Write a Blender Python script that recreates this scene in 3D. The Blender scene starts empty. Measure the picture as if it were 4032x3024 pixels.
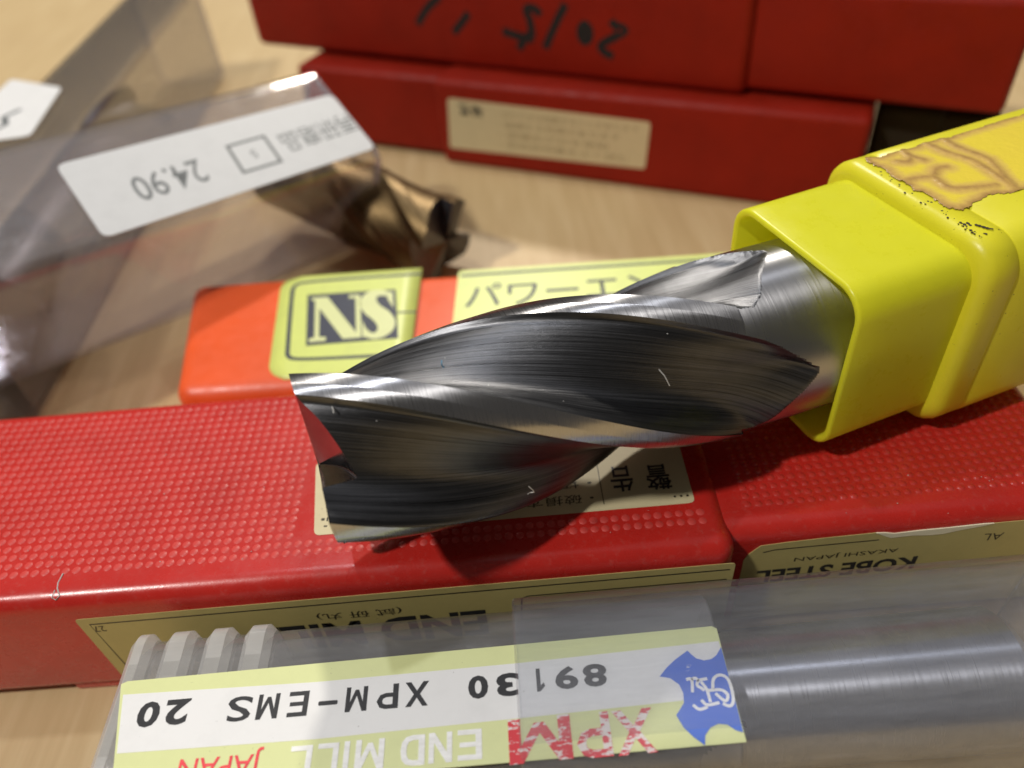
import bpy, bmesh, math, random
from mathutils import Vector, Matrix
from mathutils.geometry import tessellate_polygon
random.seed(7)
R = math.radians
sc = bpy.context.scene
COL = sc.collection
sc.unit_settings.system = 'METRIC'
sc.unit_settings.scale_length = 0.01          # one unit is one centimetre

# ------------------------------------------------------------ camera
cd = bpy.data.cameras.new('camera'); cam = bpy.data.objects.new('camera', cd); COL.objects.link(cam)
cd.sensor_width = 36.0; cd.lens = 36.0 * 770 / 1024
cd.clip_start = 0.5; cd.clip_end = 2000
rows = ((0.994505453, 0.104684785, 0.0), (-0.0707097762, 0.671742874, -0.737401952), (-0.0771947644, 0.733350262, 0.675454189))
m = Matrix(rows).to_4x4(); m.translation = (0, 0, 12.5); cam.matrix_world = m
cd.dof.use_dof = True; cd.dof.focus_distance = 11.15; cd.dof.aperture_fstop = 0.125
sc.camera = cam

# ------------------------------------------------------------ world, lamps, exposure
w = bpy.data.worlds.new('World'); sc.world = w; w.use_nodes = True
w.node_tree.nodes['Background'].inputs['Color'].default_value = (1.0, 0.93, 0.84, 1)
w.node_tree.nodes['Background'].inputs['Strength'].default_value = 0.075
sc.view_settings.view_transform = 'Standard'; sc.view_settings.look = 'None'
sc.view_settings.exposure = 0.0; sc.view_settings.gamma = 1.0

def lamp(name, loc, target, power, size, color, shape='DISK', size_y=None):
    l = bpy.data.lights.new(name, 'AREA'); l.shape = shape; l.size = size
    if size_y: l.size_y = size_y
    l.energy = power; l.color = color
    o = bpy.data.objects.new(name, l); COL.objects.link(o); o.location = loc
    o.rotation_euler = (Vector(target) - Vector(loc)).to_track_quat('-Z', 'Y').to_euler()
    return o
K = 9.87 * 40000
lamp('ceiling_lamp', (-108, -38, 160), (0, 9, 2), 0.58 * K, 12, (1.0, 0.96, 0.90))
lamp('ceiling_lamp', (6, 150, 132), (0, 9, 2), 0.47 * K, 12, (1.0, 0.93, 0.82))
lamp('ceiling_lamp', (-30, 62, 186), (0, 9, 2), 0.14 * K, 9, (0.93, 0.95, 1.0))
# light bounced down by the room's ceiling
lamp('ceiling_bounce', (-40, 150, 235), (-40, 150, 0), 0.08 * 9.87 * 420 * 420, 420, (0.98, 0.97, 1.0), 'SQUARE')

# ------------------------------------------------------------ material helpers
def new_mat(name):
    mt = bpy.data.materials.new(name); mt.use_nodes = True
    nt = mt.node_tree; return mt, nt, nt.nodes['Principled BSDF']
def nd(nt, t, **kw):
    n = nt.nodes.new(t)
    for k, v in kw.items():
        if hasattr(n, k): setattr(n, k, v)
        else: n.inputs[k].default_value = v
    return n
def coords(nt, kind='Object', scale=(1, 1, 1), rot=(0, 0, 0)):
    tc = nd(nt, 'ShaderNodeTexCoord'); mp = nd(nt, 'ShaderNodeMapping')
    mp.inputs['Scale'].default_value = scale; mp.inputs['Rotation'].default_value = rot
    nt.links.new(tc.outputs[kind], mp.inputs['Vector']); return mp.outputs['Vector']
def noise(nt, vec, scale, detail=4, rough=0.55):
    n = nd(nt, 'ShaderNodeTexNoise'); n.inputs['Scale'].default_value = scale
    n.inputs['Detail'].default_value = detail; n.inputs['Roughness'].default_value = rough
    nt.links.new(vec, n.inputs['Vector']); return n.outputs['Fac']
def ramp(nt, fac, stops):
    r = nd(nt, 'ShaderNodeValToRGB'); e = r.color_ramp.elements
    while len(e) < len(stops): e.new(0.5)
    for el, (p, c) in zip(e, stops):
        el.position = p; el.color = c if len(c) == 4 else (*c, 1)
    nt.links.new(fac, r.inputs['Fac']); return r.outputs['Color']
def bump(nt, fac, strength, dist, bs):
    b = nd(nt, 'ShaderNodeBump'); b.inputs['Strength'].default_value = strength; b.inputs['Distance'].default_value = dist
    nt.links.new(fac, b.inputs['Height']); nt.links.new(b.outputs['Normal'], bs.inputs['Normal']); return b
def mixc(nt, fac, a, b):
    n = nd(nt, 'ShaderNodeMix', data_type='RGBA')
    if hasattr(fac, 'is_linked'): nt.links.new(fac, n.inputs[0])
    else: n.inputs[0].default_value = fac
    for s, i in ((a, 6), (b, 7)):
        if hasattr(s, 'is_linked'): nt.links.new(s, n.inputs[i])
        else: n.inputs[i].default_value = (*s, 1)
    return n.outputs[2]
def mathn(nt, op, a, b=None):
    n = nd(nt, 'ShaderNodeMath', operation=op)
    for i, s in enumerate((a, b)):
        if s is None: continue
        if hasattr(s, 'is_linked'): nt.links.new(s, n.inputs[i])
        else: n.inputs[i].default_value = s
    return n.outputs[0]

def plastic(name, col, rough=0.35, var=0.12, dust=0.0, spec=0.5, sss=0.0, specks=0.0, bumps=0.0, glow=0.0):
    mt, nt, bs = new_mat(name)
    v = coords(nt)
    dark = tuple(c * (1 - var) for c in col); lite = tuple(min(1, c * (1 + var)) for c in col)
    c = ramp(nt, noise(nt, v, 0.7, 5), [(0.3, dark), (0.7, lite)])
    if dust:
        f = ramp(nt, noise(nt, v, 9, 6, 0.7), [(0.55, (0, 0, 0)), (0.8, (1, 1, 1))])
        c = mixc(nt, mathn(nt, 'MULTIPLY', f, dust), c, (0.55, 0.42, 0.36))
    if specks:
        f = ramp(nt, noise(nt, v, 14, 3, 0.6), [(0.70, (0, 0, 0)), (0.74, (1, 1, 1))])
        c = mixc(nt, mathn(nt, 'MULTIPLY', f, specks), c, (0.10, 0.07, 0.02))
    nt.links.new(c, bs.inputs['Base Color'])
    r = ramp(nt, noise(nt, v, 3, 6, 0.65), [(0.3, (rough * 0.8,) * 3), (0.75, (min(1, rough * 1.35),) * 3)])
    nt.links.new(r, bs.inputs['Roughness'])
    bs.inputs['Specular IOR Level'].default_value = spec
    if sss:
        bs.inputs['Subsurface Weight'].default_value = sss
        bs.inputs['Subsurface Radius'].default_value = (1, 0.8, 0.15); bs.inputs['Subsurface Scale'].default_value = 0.45
    bump(nt, noise(nt, v, 22, 4), 0.25, 0.006 + bumps, bs)
    if glow:
        tl = nd(nt, 'ShaderNodeBsdfTranslucent'); nt.links.new(c, tl.inputs['Color']); mx = nd(nt, 'ShaderNodeMixShader'); mx.inputs[0].default_value = glow
        nt.links.new(bs.outputs[0], mx.inputs[1]); nt.links.new(tl.outputs[0], mx.inputs[2]); nt.links.new(mx.outputs[0], nt.nodes['Material Output'].inputs['Surface'])
    return mt

def paper(name, col, rough=0.55, stain=0.25, stain_col=None):
    mt, nt, bs = new_mat(name); v = coords(nt)
    sc_ = stain_col or tuple(c * 0.72 for c in col)
    c = ramp(nt, noise(nt, v, 2.2, 7, 0.7), [(0.45, col), (0.85, sc_)])
    c = mixc(nt, stain, col, c)
    f = ramp(nt, noise(nt, v, 17, 3, 0.6), [(0.715, (0, 0, 0)), (0.75, (1, 1, 1))])
    c = mixc(nt, mathn(nt, 'MULTIPLY', f, 0.5), c, (0.12, 0.10, 0.07))
    nt.links.new(c, bs.inputs['Base Color']); bs.inputs['Roughness'].default_value = rough
    bump(nt, noise(nt, v, 12, 4), 0.2, 0.004, bs); return mt

def ink(name, col, worn=0.0, under=(0.8, 0.8, 0.8), rough=0.5):
    mt, nt, bs = new_mat(name); v = coords(nt, scale=(1, 2.6, 2.6))
    if worn:
        f = ramp(nt, noise(nt, v, 5, 6, 0.7), [(0.56 - worn * 0.12, (0, 0, 0)), (0.60 - worn * 0.12, (1, 1, 1))])
        nt.links.new(mixc(nt, f, col, under), bs.inputs['Base Color'])
    else:
        nt.links.new(ramp(nt, noise(nt, v, 8, 3), [(0.3, col), (0.8, tuple(min(1, c * 1.5 + 0.008) for c in col))]), bs.inputs['Base Color'])
    bs.inputs['Roughness'].default_value = rough; return mt

def clear(name, tint, haze=0.05, rough=0.06, fres=1.45, haze_col=(0.8, 0.8, 0.82), edge=(0.40, 0.38, 0.42), even=0.0, drawn=0.0):
    """thin clear plastic: see-through, glossy at grazing angles, a little scratched haze"""
    mt, nt, bs = new_mat(name); nt.nodes.remove(bs); out = nt.nodes['Material Output']; v = coords(nt)
    tr = nd(nt, 'ShaderNodeBsdfTransparent'); tr.inputs['Color'].default_value = (*tint, 1)
    gl = nd(nt, 'ShaderNodeBsdfGlossy'); gl.inputs['Color'].default_value = (1, 1, 1, 1)
    if drawn:                                          # drawn along x: highlights stretch along the tube
        gl.inputs['Anisotropy'].default_value = drawn; gl.inputs['Rotation'].default_value = 0.25
        tg = nd(nt, 'ShaderNodeTangent', direction_type='RADIAL', axis='X'); nt.links.new(tg.outputs[0], gl.inputs['Tangent'])
    df = nd(nt, 'ShaderNodeBsdfDiffuse'); df.inputs['Color'].default_value = (*haze_col, 1)
    tl = nd(nt, 'ShaderNodeBsdfTranslucent'); tl.inputs['Color'].default_value = (*haze_col, 1)
    dm = nd(nt, 'ShaderNodeMixShader'); dm.inputs[0].default_value = 0.35
    nt.links.new(df.outputs[0], dm.inputs[1]); nt.links.new(tl.outputs[0], dm.inputs[2])
    nt.links.new(ramp(nt, noise(nt, v, 2.5, 6, 0.7), [(0.35, (rough * 0.6,) * 3), (0.75, (rough * 2.4,) * 3)]), gl.inputs['Roughness'])
    h = ramp(nt, noise(nt, coords(nt, scale=(0.22, 2.4, 2.4)), 4.0, 8, 0.75), [(0.35, (haze * (0.5 + even / 2),) * 3), (0.62, (haze * (1.2 - even * .2),) * 3), (0.80, (min(1, haze * (3 - 1.6 * even)),) * 3)])
    lw = nd(nt, 'ShaderNodeLayerWeight'); lw.inputs['Blend'].default_value = 0.5     # longer way through the wall at its edges
    nt.links.new(mixc(nt, mathn(nt, 'POWER', lw.outputs['Facing'], 3.0), tint, edge), tr.inputs['Color'])
    m1 = nd(nt, 'ShaderNodeMixShader'); nt.links.new(h, m1.inputs[0]); nt.links.new(tr.outputs[0], m1.inputs[1]); nt.links.new(dm.outputs[0], m1.inputs[2])
    fr = nd(nt, 'ShaderNodeLayerWeight'); fr.inputs['Blend'].default_value = 0.5
    fz = mathn(nt, 'ADD', mathn(nt, 'MULTIPLY', mathn(nt, 'POWER', fr.outputs['Facing'], 4.0), 0.75), ((fres - 1) / (fres + 1)) ** 2)
    bm = nd(nt, 'ShaderNodeBump'); bm.inputs['Strength'].default_value = 0.25; bm.inputs['Distance'].default_value = 0.02
    nt.links.new(noise(nt, v, 1.6, 4), bm.inputs['Height'])
    for n in (gl, fr): nt.links.new(bm.outputs[0], n.inputs['Normal'])
    m2 = nd(nt, 'ShaderNodeMixShader'); nt.links.new(fz, m2.inputs[0]); nt.links.new(m1.outputs[0], m2.inputs[1]); nt.links.new(gl.outputs[0], m2.inputs[2])
    nt.links.new(m2.outputs[0], out.inputs['Surface']); return mt

def metal(name, col, rough, streak=(60, 1.5), streak_amt=0.5, fine=0.004, grime=0.3, aniso=0.0):
    """ground steel: streaks run along the uv's v axis"""
    mt, nt, bs = new_mat(name); bs.inputs['Metallic'].default_value = 1.0
    v = coords(nt, 'UV', (streak[0], streak[1], 1)); v3 = coords(nt)
    s = noise(nt, v, 1.0, 6, 0.7)
    d = tuple(c * (1 - streak_amt) for c in col); l = tuple(min(1, c * (1 + streak_amt)) for c in col)
    c = ramp(nt, s, [(0.3, d), (0.5, col), (0.72, l)])
    g = ramp(nt, noise(nt, v3, 4, 6, 0.7), [(0.45, (0, 0, 0)), (0.8, (1, 1, 1))])
    c = mixc(nt, mathn(nt, 'MULTIPLY', g, grime), c, tuple(x * 0.45 for x in col))
    nt.links.new(c, bs.inputs['Base Color'])
    rr = ramp(nt, s, [(0.3, (rough * 0.7,) * 3), (0.7, (min(1, rough * 1.4),) * 3)])
    nt.links.new(rr, bs.inputs['Roughness'])
    if aniso:
        bs.inputs['Anisotropic'].default_value = aniso; bs.inputs['Anisotropic Rotation'].default_value = 0.25
        tg = nd(nt, 'ShaderNodeTangent', direction_type='UV_MAP', uv_map='UVMap'); nt.links.new(tg.outputs[0], bs.inputs['Tangent'])
    sp = noise(nt, v3, 55, 2, 0.5)
    h = mathn(nt, 'ADD', s, mathn(nt, 'MULTIPLY', sp, 0.35))
    bump(nt, h, 0.55, fine, bs); return mt

def wood():
    mt, nt, bs = new_mat('table_wood'); v = coords(nt, scale=(1, 1, 1), rot=(0, 0, R(8)))
    vs = coords(nt, scale=(2.2, 0.16, 1), rot=(0, 0, R(8)))
    g = noise(nt, vs, 1.3, 8, 0.62); f = noise(nt, coords(nt, scale=(9, 0.6, 1), rot=(0, 0, R(8))), 2.0, 5)
    a = ramp(nt, g, [(0.25, (0.52, 0.37, 0.18)), (0.5, (0.585, 0.43, 0.22)), (0.8, (0.67, 0.52, 0.29))])
    c = mixc(nt, mathn(nt, 'MULTIPLY', f, 0.12), a, (0.46, 0.32, 0.16))
    st = ramp(nt, noise(nt, v, 0.25, 5, 0.6), [(0.5, (0, 0, 0)), (0.75, (1, 1, 1))])
    c = mixc(nt, mathn(nt, 'MULTIPLY', st, 0.35), c, (0.52, 0.37, 0.20))
    nt.links.new(c, bs.inputs['Base Color']); bs.inputs['Roughness'].default_value = 0.5
    bump(nt, f, 0.2, 0.01, bs); return mt

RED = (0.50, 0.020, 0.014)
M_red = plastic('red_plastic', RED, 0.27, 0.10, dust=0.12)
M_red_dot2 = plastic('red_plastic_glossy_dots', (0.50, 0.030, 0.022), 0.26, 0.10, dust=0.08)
M_red_dot = plastic('red_plastic_sheen_dots', (0.57, 0.052, 0.043), 0.45, 0.10, dust=0.08)  # paler and pinker: reflected sheen on the scuffed dots painted into the colour
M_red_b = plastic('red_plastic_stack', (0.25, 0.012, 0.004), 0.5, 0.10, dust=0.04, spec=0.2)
M_orange = plastic('orange_plastic', (0.80, 0.105, 0.022), 0.38, 0.06)
M_yellow = plastic('yellow_plastic', (0.90, 0.895, 0.036), 0.30, 0.03, glow=0.36)
M_yellow_d = plastic('yellow_plastic_dirty', (0.89, 0.83, 0.036), 0.32, 0.06, specks=0.8, glow=0.22)
M_cream = paper('cream_paper', (0.62, 0.54, 0.33), 0.5, 0.35)
M_cream_d = paper('yellowed_paper', (0.50, 0.42, 0.16), 0.5, 0.4)
M_torn = paper('torn_paper_core', (0.80, 0.73, 0.52), 0.8, 0.3)
M_lime = paper('lime_paper', (0.66, 0.74, 0.19), 0.4, 0.5, (0.50, 0.55, 0.18))
M_white = paper('white_paper', (0.80, 0.80, 0.80), 0.45, 0.3)
M_greyw = paper('greyish_paper', (0.66, 0.67, 0.68), 0.5, 0.35)
M_limepale = paper('pale_lime_paper', (0.70, 0.74, 0.36), 0.4, 0.25)
M_black = ink('black_ink', (0.012, 0.012, 0.014))
M_navy = ink('navy_ink', (0.016, 0.022, 0.045))
M_brownink = ink('brown_black_ink', (0.035, 0.028, 0.012))
M_grey = ink('grey_ink', (0.10, 0.11, 0.115))
M_redink = ink('red_ink', (0.68, 0.045, 0.06))
M_redworn = ink('worn_red_ink', (0.66, 0.05, 0.075), 0.75, (0.80, 0.74, 0.72))
M_redworn2 = ink('scuffed_red_ink', (0.68, 0.035, 0.05), 0.2, (0.80, 0.74, 0.72))
M_blueworn = ink('worn_blue_ink', (0.045, 0.15, 0.66), -0.75, (0.75, 0.77, 0.8))
M_marker = ink('black_marker', (0.008, 0.006, 0.005), rough=0.9)
M_whiteink = ink('white_ink', (0.80, 0.80, 0.78))
M_flute = metal('ground_flute_steel', (0.118, 0.120, 0.128), 0.33, (60, 0.25), 0.62, 0.010)
M_land = metal('ground_land_steel', (0.50, 0.50, 0.52), 0.30, (2, 90), 0.16, 0.0004, 0.15, 0.92)
M_end = metal('polished_end_steel', (0.24, 0.235, 0.245), 0.16, (6, 6), 0.1, 0.001, 0.35)
M_shank = metal('polished_shank_steel', (0.47, 0.47, 0.49), 0.34, (1.2, 70), 0.05, 0.0001, 0.10, 0.93)
M_bronze = metal('bronze_tinted_steel', (0.13, 0.088, 0.042), 0.40, (14, 0.6), 0.5, 0.01, 0.4)  # steel tinted a bronze brown
M_dark = metal('dark_cutter_steel', (0.12, 0.12, 0.135), 0.40, (14, 0.6), 0.3, 0.01, 0.3)
M_tubesteel = metal('tube_shank_steel', (0.40, 0.41, 0.46), 0.32, (1.2, 60), 0.05, 0.0001, 0.2, 0.96)
M_clear = clear('clear_box_plastic', (0.965, 0.955, 0.965), 0.085, 0.06, 1.70, (0.80, 0.79, 0.82), (0.20, 0.17, 0.25), 0.2)
M_clear2 = clear('drawn_clear_plastic', (0.965, 0.955, 0.955), 0.07, 0.09, 1.65, (0.80, 0.78, 0.78), (0.20, 0.18, 0.16), 0.2, 0.8)
M_outer = clear('clear_tube_plastic', (0.965, 0.97, 0.98), 0.080, 0.12, 1.60, (0.82, 0.84, 0.92), (0.5, 0.5, 0.56), 0.1, 0.85)
M_milky = clear('milky_tube_plastic', (0.90, 0.90, 0.90), 0.15, 0.12, 1.45, (0.80, 0.80, 0.82), (0.5, 0.5, 0.5), 0.6, 0.6)
M_rib = clear('milky_rib_plastic', (0.88, 0.88, 0.86), 0.52, 0.14, 1.45, (0.88, 0.87, 0.85), (0.6, 0.6, 0.6), 0.9)
M_film = clear('clear_film', (0.97, 0.97, 0.97), 0.05, 0.13)
M_lint = plastic('pale_lint', (0.50, 0.49, 0.47), 0.7, 0.4)
M_bluelint = plastic('blue_lint', (0.07, 0.25, 0.42), 0.6)
M_glue = None

# ------------------------------------------------------------ object helpers
def tag(o, label=None, cat=None, group=None, kind=None):
    if label: o['label'] = label
    if cat: o['category'] = cat
    if group: o['group'] = group
    if kind: o['kind'] = kind
    return o
def thing(name, loc, label, cat, rot=None, mat=None, group=None):
    o = bpy.data.objects.new(name, None); COL.objects.link(o); o.empty_display_size = 0.5
    if mat is not None: o.matrix_world = mat
    else:
        o.location = loc
        if rot: o.rotation_euler = rot
    return tag(o, label, cat, group)
def link(name, me, mat, parent=None, smooth=None):
    if mat is not None: me.materials.append(mat)
    o = bpy.data.objects.new(name, me); COL.objects.link(o)
    if parent: o.parent = parent
    if smooth is not None:
        me.polygons.foreach_set('use_smooth', [True] * len(me.polygons))
        me.set_sharp_from_angle(angle=R(smooth))
    return o
def from_bm(name, bm, mat, parent=None, smooth=40):
    bmesh.ops.recalc_face_normals(bm, faces=bm.faces[:])
    me = bpy.data.meshes.new(name); bm.to_mesh(me); bm.free(); return link(name, me, mat, parent, smooth)
def pyd(name, vs, fs, mat, parent=None, smooth=None):
    me = bpy.data.meshes.new(name); me.from_pydata([tuple(v) for v in vs], [], fs); me.update(); return link(name, me, mat, parent, smooth)
def rbox(name, x0, x1, y0, y1, z0, z1, r, mat, parent, seg=5):
    bm = bmesh.new(); bmesh.ops.create_cube(bm, size=1.0)
    for v in bm.verts:
        v.co = Vector(((x0 + x1) / 2 + v.co.x * (x1 - x0), (y0 + y1) / 2 + v.co.y * (y1 - y0), (z0 + z1) / 2 + v.co.z * (z1 - z0)))
    bmesh.ops.bevel(bm, geom=bm.edges[:], offset=r, segments=seg, profile=0.5, affect='EDGES')
    return from_bm(name, bm, mat, parent, 50)
def rrect(hw, hh, r, n=7):
    pts = []
    for cx, cy, a0 in ((hw - r, hh - r, 0), (-hw + r, hh - r, 90), (-hw + r, -hh + r, 180), (hw - r, -hh + r, 270)):
        for i in range(n + 1):
            a = R(a0 + 90 * i / n); pts.append((cx + r * math.cos(a), cy + r * math.sin(a)))
    return pts
def loft(name, rings, mat, parent, closed=False, smooth=35):
    """rings: list of equal-length closed loops of 3d points"""
    n = len(rings[0]); vs = [p for r_ in rings for p in r_]; fs = []
    m_ = len(rings)
    for j in range(m_ if closed else m_ - 1):
        a, b = j * n, ((j + 1) % m_) * n
        for i in range(n): fs.append((a + i, a + (i + 1) % n, b + (i + 1) % n, b + i))
    me = bpy.data.meshes.new(name); me.from_pydata(vs, [], fs); me.update()
    bm = bmesh.new(); bm.from_mesh(me); bpy.data.meshes.remove(me)
    return from_bm(name, bm, mat, parent, smooth)
def rtube(name, x0, x1, hw, hh, r, wall, mat, parent, cy=0, cz=0, lip=0.03, n=7):
    """hollow rounded-square tube along x with rounded rims"""
    def ring(x, d): return [(x, cy + p[0], cz + p[1]) for p in rrect(hw - d, hh - d, max(0.02, r - d), n)]
    rings = [ring(x0 + lip, 0), ring(x1 - lip, 0), ring(x1, lip), ring(x1, wall - lip), ring(x1 - lip, wall), ring(x0 + lip, wall), ring(x0, wall - lip), ring(x0, lip)]
    return loft(name, rings, mat, parent, True)
def plate(name, x0, x1, hw, hh, r, mat, parent, cy=0, cz=0):
    ring = lambda x, d: [(x, cy + p[0], cz + p[1]) for p in rrect(hw - d, hh - d, max(0.02, r - d), 6)]
    o = loft(name, [ring(x0, 0.03), ring(x0 + 0.03, 0), ring(x1 - 0.03, 0), ring(x1, 0.03)], None, parent)
    me = o.data; bm = bmesh.new(); bm.from_mesh(me); bmesh.ops.holes_fill(bm, edges=bm.edges[:]); bm.to_mesh(me); bm.free(); me.materials.append(mat); return o
# flat printed things: 2d outlines put on a plane given by a function (a, b, h) -> point
def on_top(z): return lambda a, b, h: (a, b, z + h)
def on_front(y): return lambda a, b, h: (a, y - h, b)
def flat(name, polys, plane, h0, th, mat, parent):
    """prisms of the 2d polygons; top at h0 + th"""
    vs, fs = [], []
    for poly in polys:
        n = len(poly); b0 = len(vs)
        vs += [plane(a, b, h0 + th) for a, b in poly] + [plane(a, b, h0) for a, b in poly]
        tri = tessellate_polygon([[Vector((a, b, 0)) for a, b in poly]])
        fs += [tuple(b0 + i for i in t) for t in tri]
        fs += [(b0 + i, b0 + (i + 1) % n, b0 + n + (i + 1) % n, b0 + n + i) for i in range(n)]
    me = bpy.data.meshes.new(name); me.from_pydata(vs, [], fs); me.update()
    bm = bmesh.new(); bm.from_mesh(me); bpy.data.meshes.remove(me)
    return from_bm(name, bm, mat, parent, 30)
def rpoly(x0, x1, y0, y1, r, n=5):
    return [((x0 + x1) / 2 + p[0], (y0 + y1) / 2 + p[1]) for p in rrect((x1 - x0) / 2, (y1 - y0) / 2, r, n)]
def quad_round(c, r, n=4):
    """rounded corners for a general quad c[4]"""
    out = []
    for i in range(4):
        p, a, b = Vector(c[i]), Vector(c[i - 1]), Vector(c[(i + 1) % 4])
        s, e = p + (a - p).normalized() * r, p + (b - p).normalized() * r
        for k in range(n + 1):
            t = k / n; q = s * (1 - t) ** 2 + p * 2 * t * (1 - t) + e * t * t; out.append((q.x, q.y))
    return out
def stroke(pts, w):
    """a polyline of the given width(s) as one polygon"""
    P = [Vector(p) for p in pts]; ws = w if isinstance(w, (list, tuple)) else [w] * len(P)
    L, Q = [], []
    for i, p in enumerate(P):
        d = (P[min(i + 1, len(P) - 1)] - P[max(i - 1, 0)]).normalized(); nrm = Vector((-d.y, d.x)) * ws[i] / 2
        L.append(p + nrm); Q.append(p - nrm)
    return [(v.x, v.y) for v in L + Q[::-1]]
def smooth_line(pts, k=5):
    out = []; P = [Vector(p) for p in pts]; n = len(P)
    for i in range(n - 1):
        p0, p1, p2, p3 = P[max(i - 1, 0)], P[i], P[i + 1], P[min(i + 2, n - 1)]
        for j in range(k):
            t = j / k
            q = 0.5 * ((2 * p1) + (p2 - p0) * t + (2 * p0 - 5 * p1 + 4 * p2 - p3) * t * t + (3 * p1 - p0 - 3 * p2 + p3) * t ** 3)
            out.append((q.x, q.y))
    out.append((P[-1].x, P[-1].y)); return out
def frame_polys(c, wd, r=0.0):
    """four bars along the edges of a quad"""
    c = [Vector(p) for p in c]; out = []
    for i in range(4):
        a, b = c[i], c[(i + 1) % 4]; d = (b - a).normalized() * wd * 0.5
        out.append(stroke([tuple(a - d * (1 if i % 2 == 0 else -1)), tuple(b + d * (1 if i % 2 == 0 else -1))], wd))
    return out
def lettering(body, box, plane, h0, mat, parent, rot180=True, bold=0.0, name='lettering', skew=0.0, th=0.003, shear=0.0):
    """text stretched to the 2d box (a0, a1, b0, b1) on a plane; rot180 turns it upside down"""
    c = bpy.data.curves.new('text', 'FONT'); c.body = body; c.offset = bold; c.resolution_u = 3
    o = bpy.data.objects.new('text', c); COL.objects.link(o)
    dg = bpy.context.evaluated_depsgraph_get(); me = bpy.data.meshes.new_from_object(o.evaluated_get(dg))
    bpy.data.objects.remove(o); bpy.data.curves.remove(c)
    xs = [v.co.x for v in me.vertices]; ys = [v.co.y for v in me.vertices]
    mx, Mx, my, My = min(xs), max(xs), min(ys), max(ys); a0, a1, b0, b1 = box
    for v in me.vertices:
        fx = (v.co.x - mx) / max(1e-6, Mx - mx); fy = (v.co.y - my) / max(1e-6, My - my)
        fx2 = fx + shear * (fy - 0.5)
        if rot180: fx2, fy2 = 1 - fx2, 1 - fy
        else: fy2 = fy
        a = a0 + fx2 * (a1 - a0); b = b0 + fy2 * (b1 - b0) + skew * (a - (a0 + a1) / 2)
        v.co = plane(a, b, h0 + th)
    me.name = name; me.materials.clear(); islands = len(body) > 1 or body in '警告'
    bm = bmesh.new(); bm.from_mesh(me); bmesh.ops.recalc_face_normals(bm, faces=bm.faces[:]); bm.to_mesh(me); bm.free()
    o = link(name, me, mat, parent); return tag(o, kind='stuff') if islands else o
GLYPH = {'M': [(0, 0), (.2, 0), (.2, .62), (.42, .12), (.58, .12), (.8, .62), (.8, 0), (1, 0), (1, 1), (.78, 1), (.5, .36), (.22, 1), (0, 1)],
         '1': [(.42, 0), (.72, 0), (.72, 1), (.48, 1), (.10, .78), (.18, .62), (.42, .74)],
         'X': [(0, 0), (.24, 0), (.5, .37), (.76, 0), (1, 0), (.63, .51), (.97, 1), (.74, 1), (.5, .65), (.26, 1), (.03, 1), (.37, .51)],
         'I': [(0, 0), (1, 0), (1, 1), (0, 1)], 'L': [(0, 0), (1, 0), (1, .17), (.27, .17), (.27, 1), (0, 1)],
         'E': [(0, 0), (1, 0), (1, .17), (.26, .17), (.26, .42), (.92, .42), (.92, .58), (.26, .58), (.26, .83), (1, .83), (1, 1), (0, 1)],
         'N': [(0, 0), (.23, 0), (.23, .66), (.75, 0), (1, 0), (1, 1), (.77, 1), (.77, .34), (.25, 1), (0, 1)],
         'D': [(0, 0), (.5, 0), (.78, .05), (.95, .22), (1, .5), (.95, .78), (.78, .95), (.5, 1), (0, 1), (0, .98), (.26, .83), (.48, .83), (.66, .78), (.74, .65), (.75, .5), (.74, .35), (.66, .22), (.48, .17), (.26, .17), (.26, .83), (0, .97)],
         'P': [(0, 0), (.26, 0), (.26, .36), (.6, .36), (.85, .43), (1, .68), (.85, .93), (.6, 1), (0, 1), (0, .98), (.26, .83), (.55, .83), (.7, .78), (.74, .68), (.7, .58), (.55, .53), (.26, .53), (.26, .83), (0, .97)]}
def glyph(ch, box, plane, h0, mat, parent, skew=0.0):
    a0, a1, b0, b1 = box                               # upside-down letter from its own outline
    pts = [(a1 - x * (a1 - a0), b1 - y * (b1 - b0) + skew * ((a1 - x * (a1 - a0)) - a0)) for x, y in GLYPH[ch]]
    return flat('lettering', [pts], plane, h0, 0.003, mat, parent)
def fibre(name, pts, r, mat, label, cat):
    n = 5; rings = []
    P = [Vector(p) for p in pts]
    for i, p in enumerate(P):
        d = (P[min(i + 1, len(P) - 1)] - P[max(i - 1, 0)]).normalized(); a = d.orthogonal().normalized(); b = d.cross(a)
        rings.append([tuple(p + (a * math.cos(2 * math.pi * k / n) + b * math.sin(2 * math.pi * k / n)) * r) for k in range(n)])
    o = loft(name, rings, mat, None); return tag(o, label, cat)

# ------------------------------------------------------------ the table
bm = bmesh.new(); bmesh.ops.create_cube(bm, size=1.0)
for v in bm.verts: v.co = Vector((v.co.x * 170, 45 + v.co.y * 150, -1.25 + v.co.z * 2.5))
bmesh.ops.bevel(bm, geom=bm.edges[:], offset=0.2, segments=2, affect='EDGES')
tag(from_bm('tabletop', bm, wood(), None), kind='structure')

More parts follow.
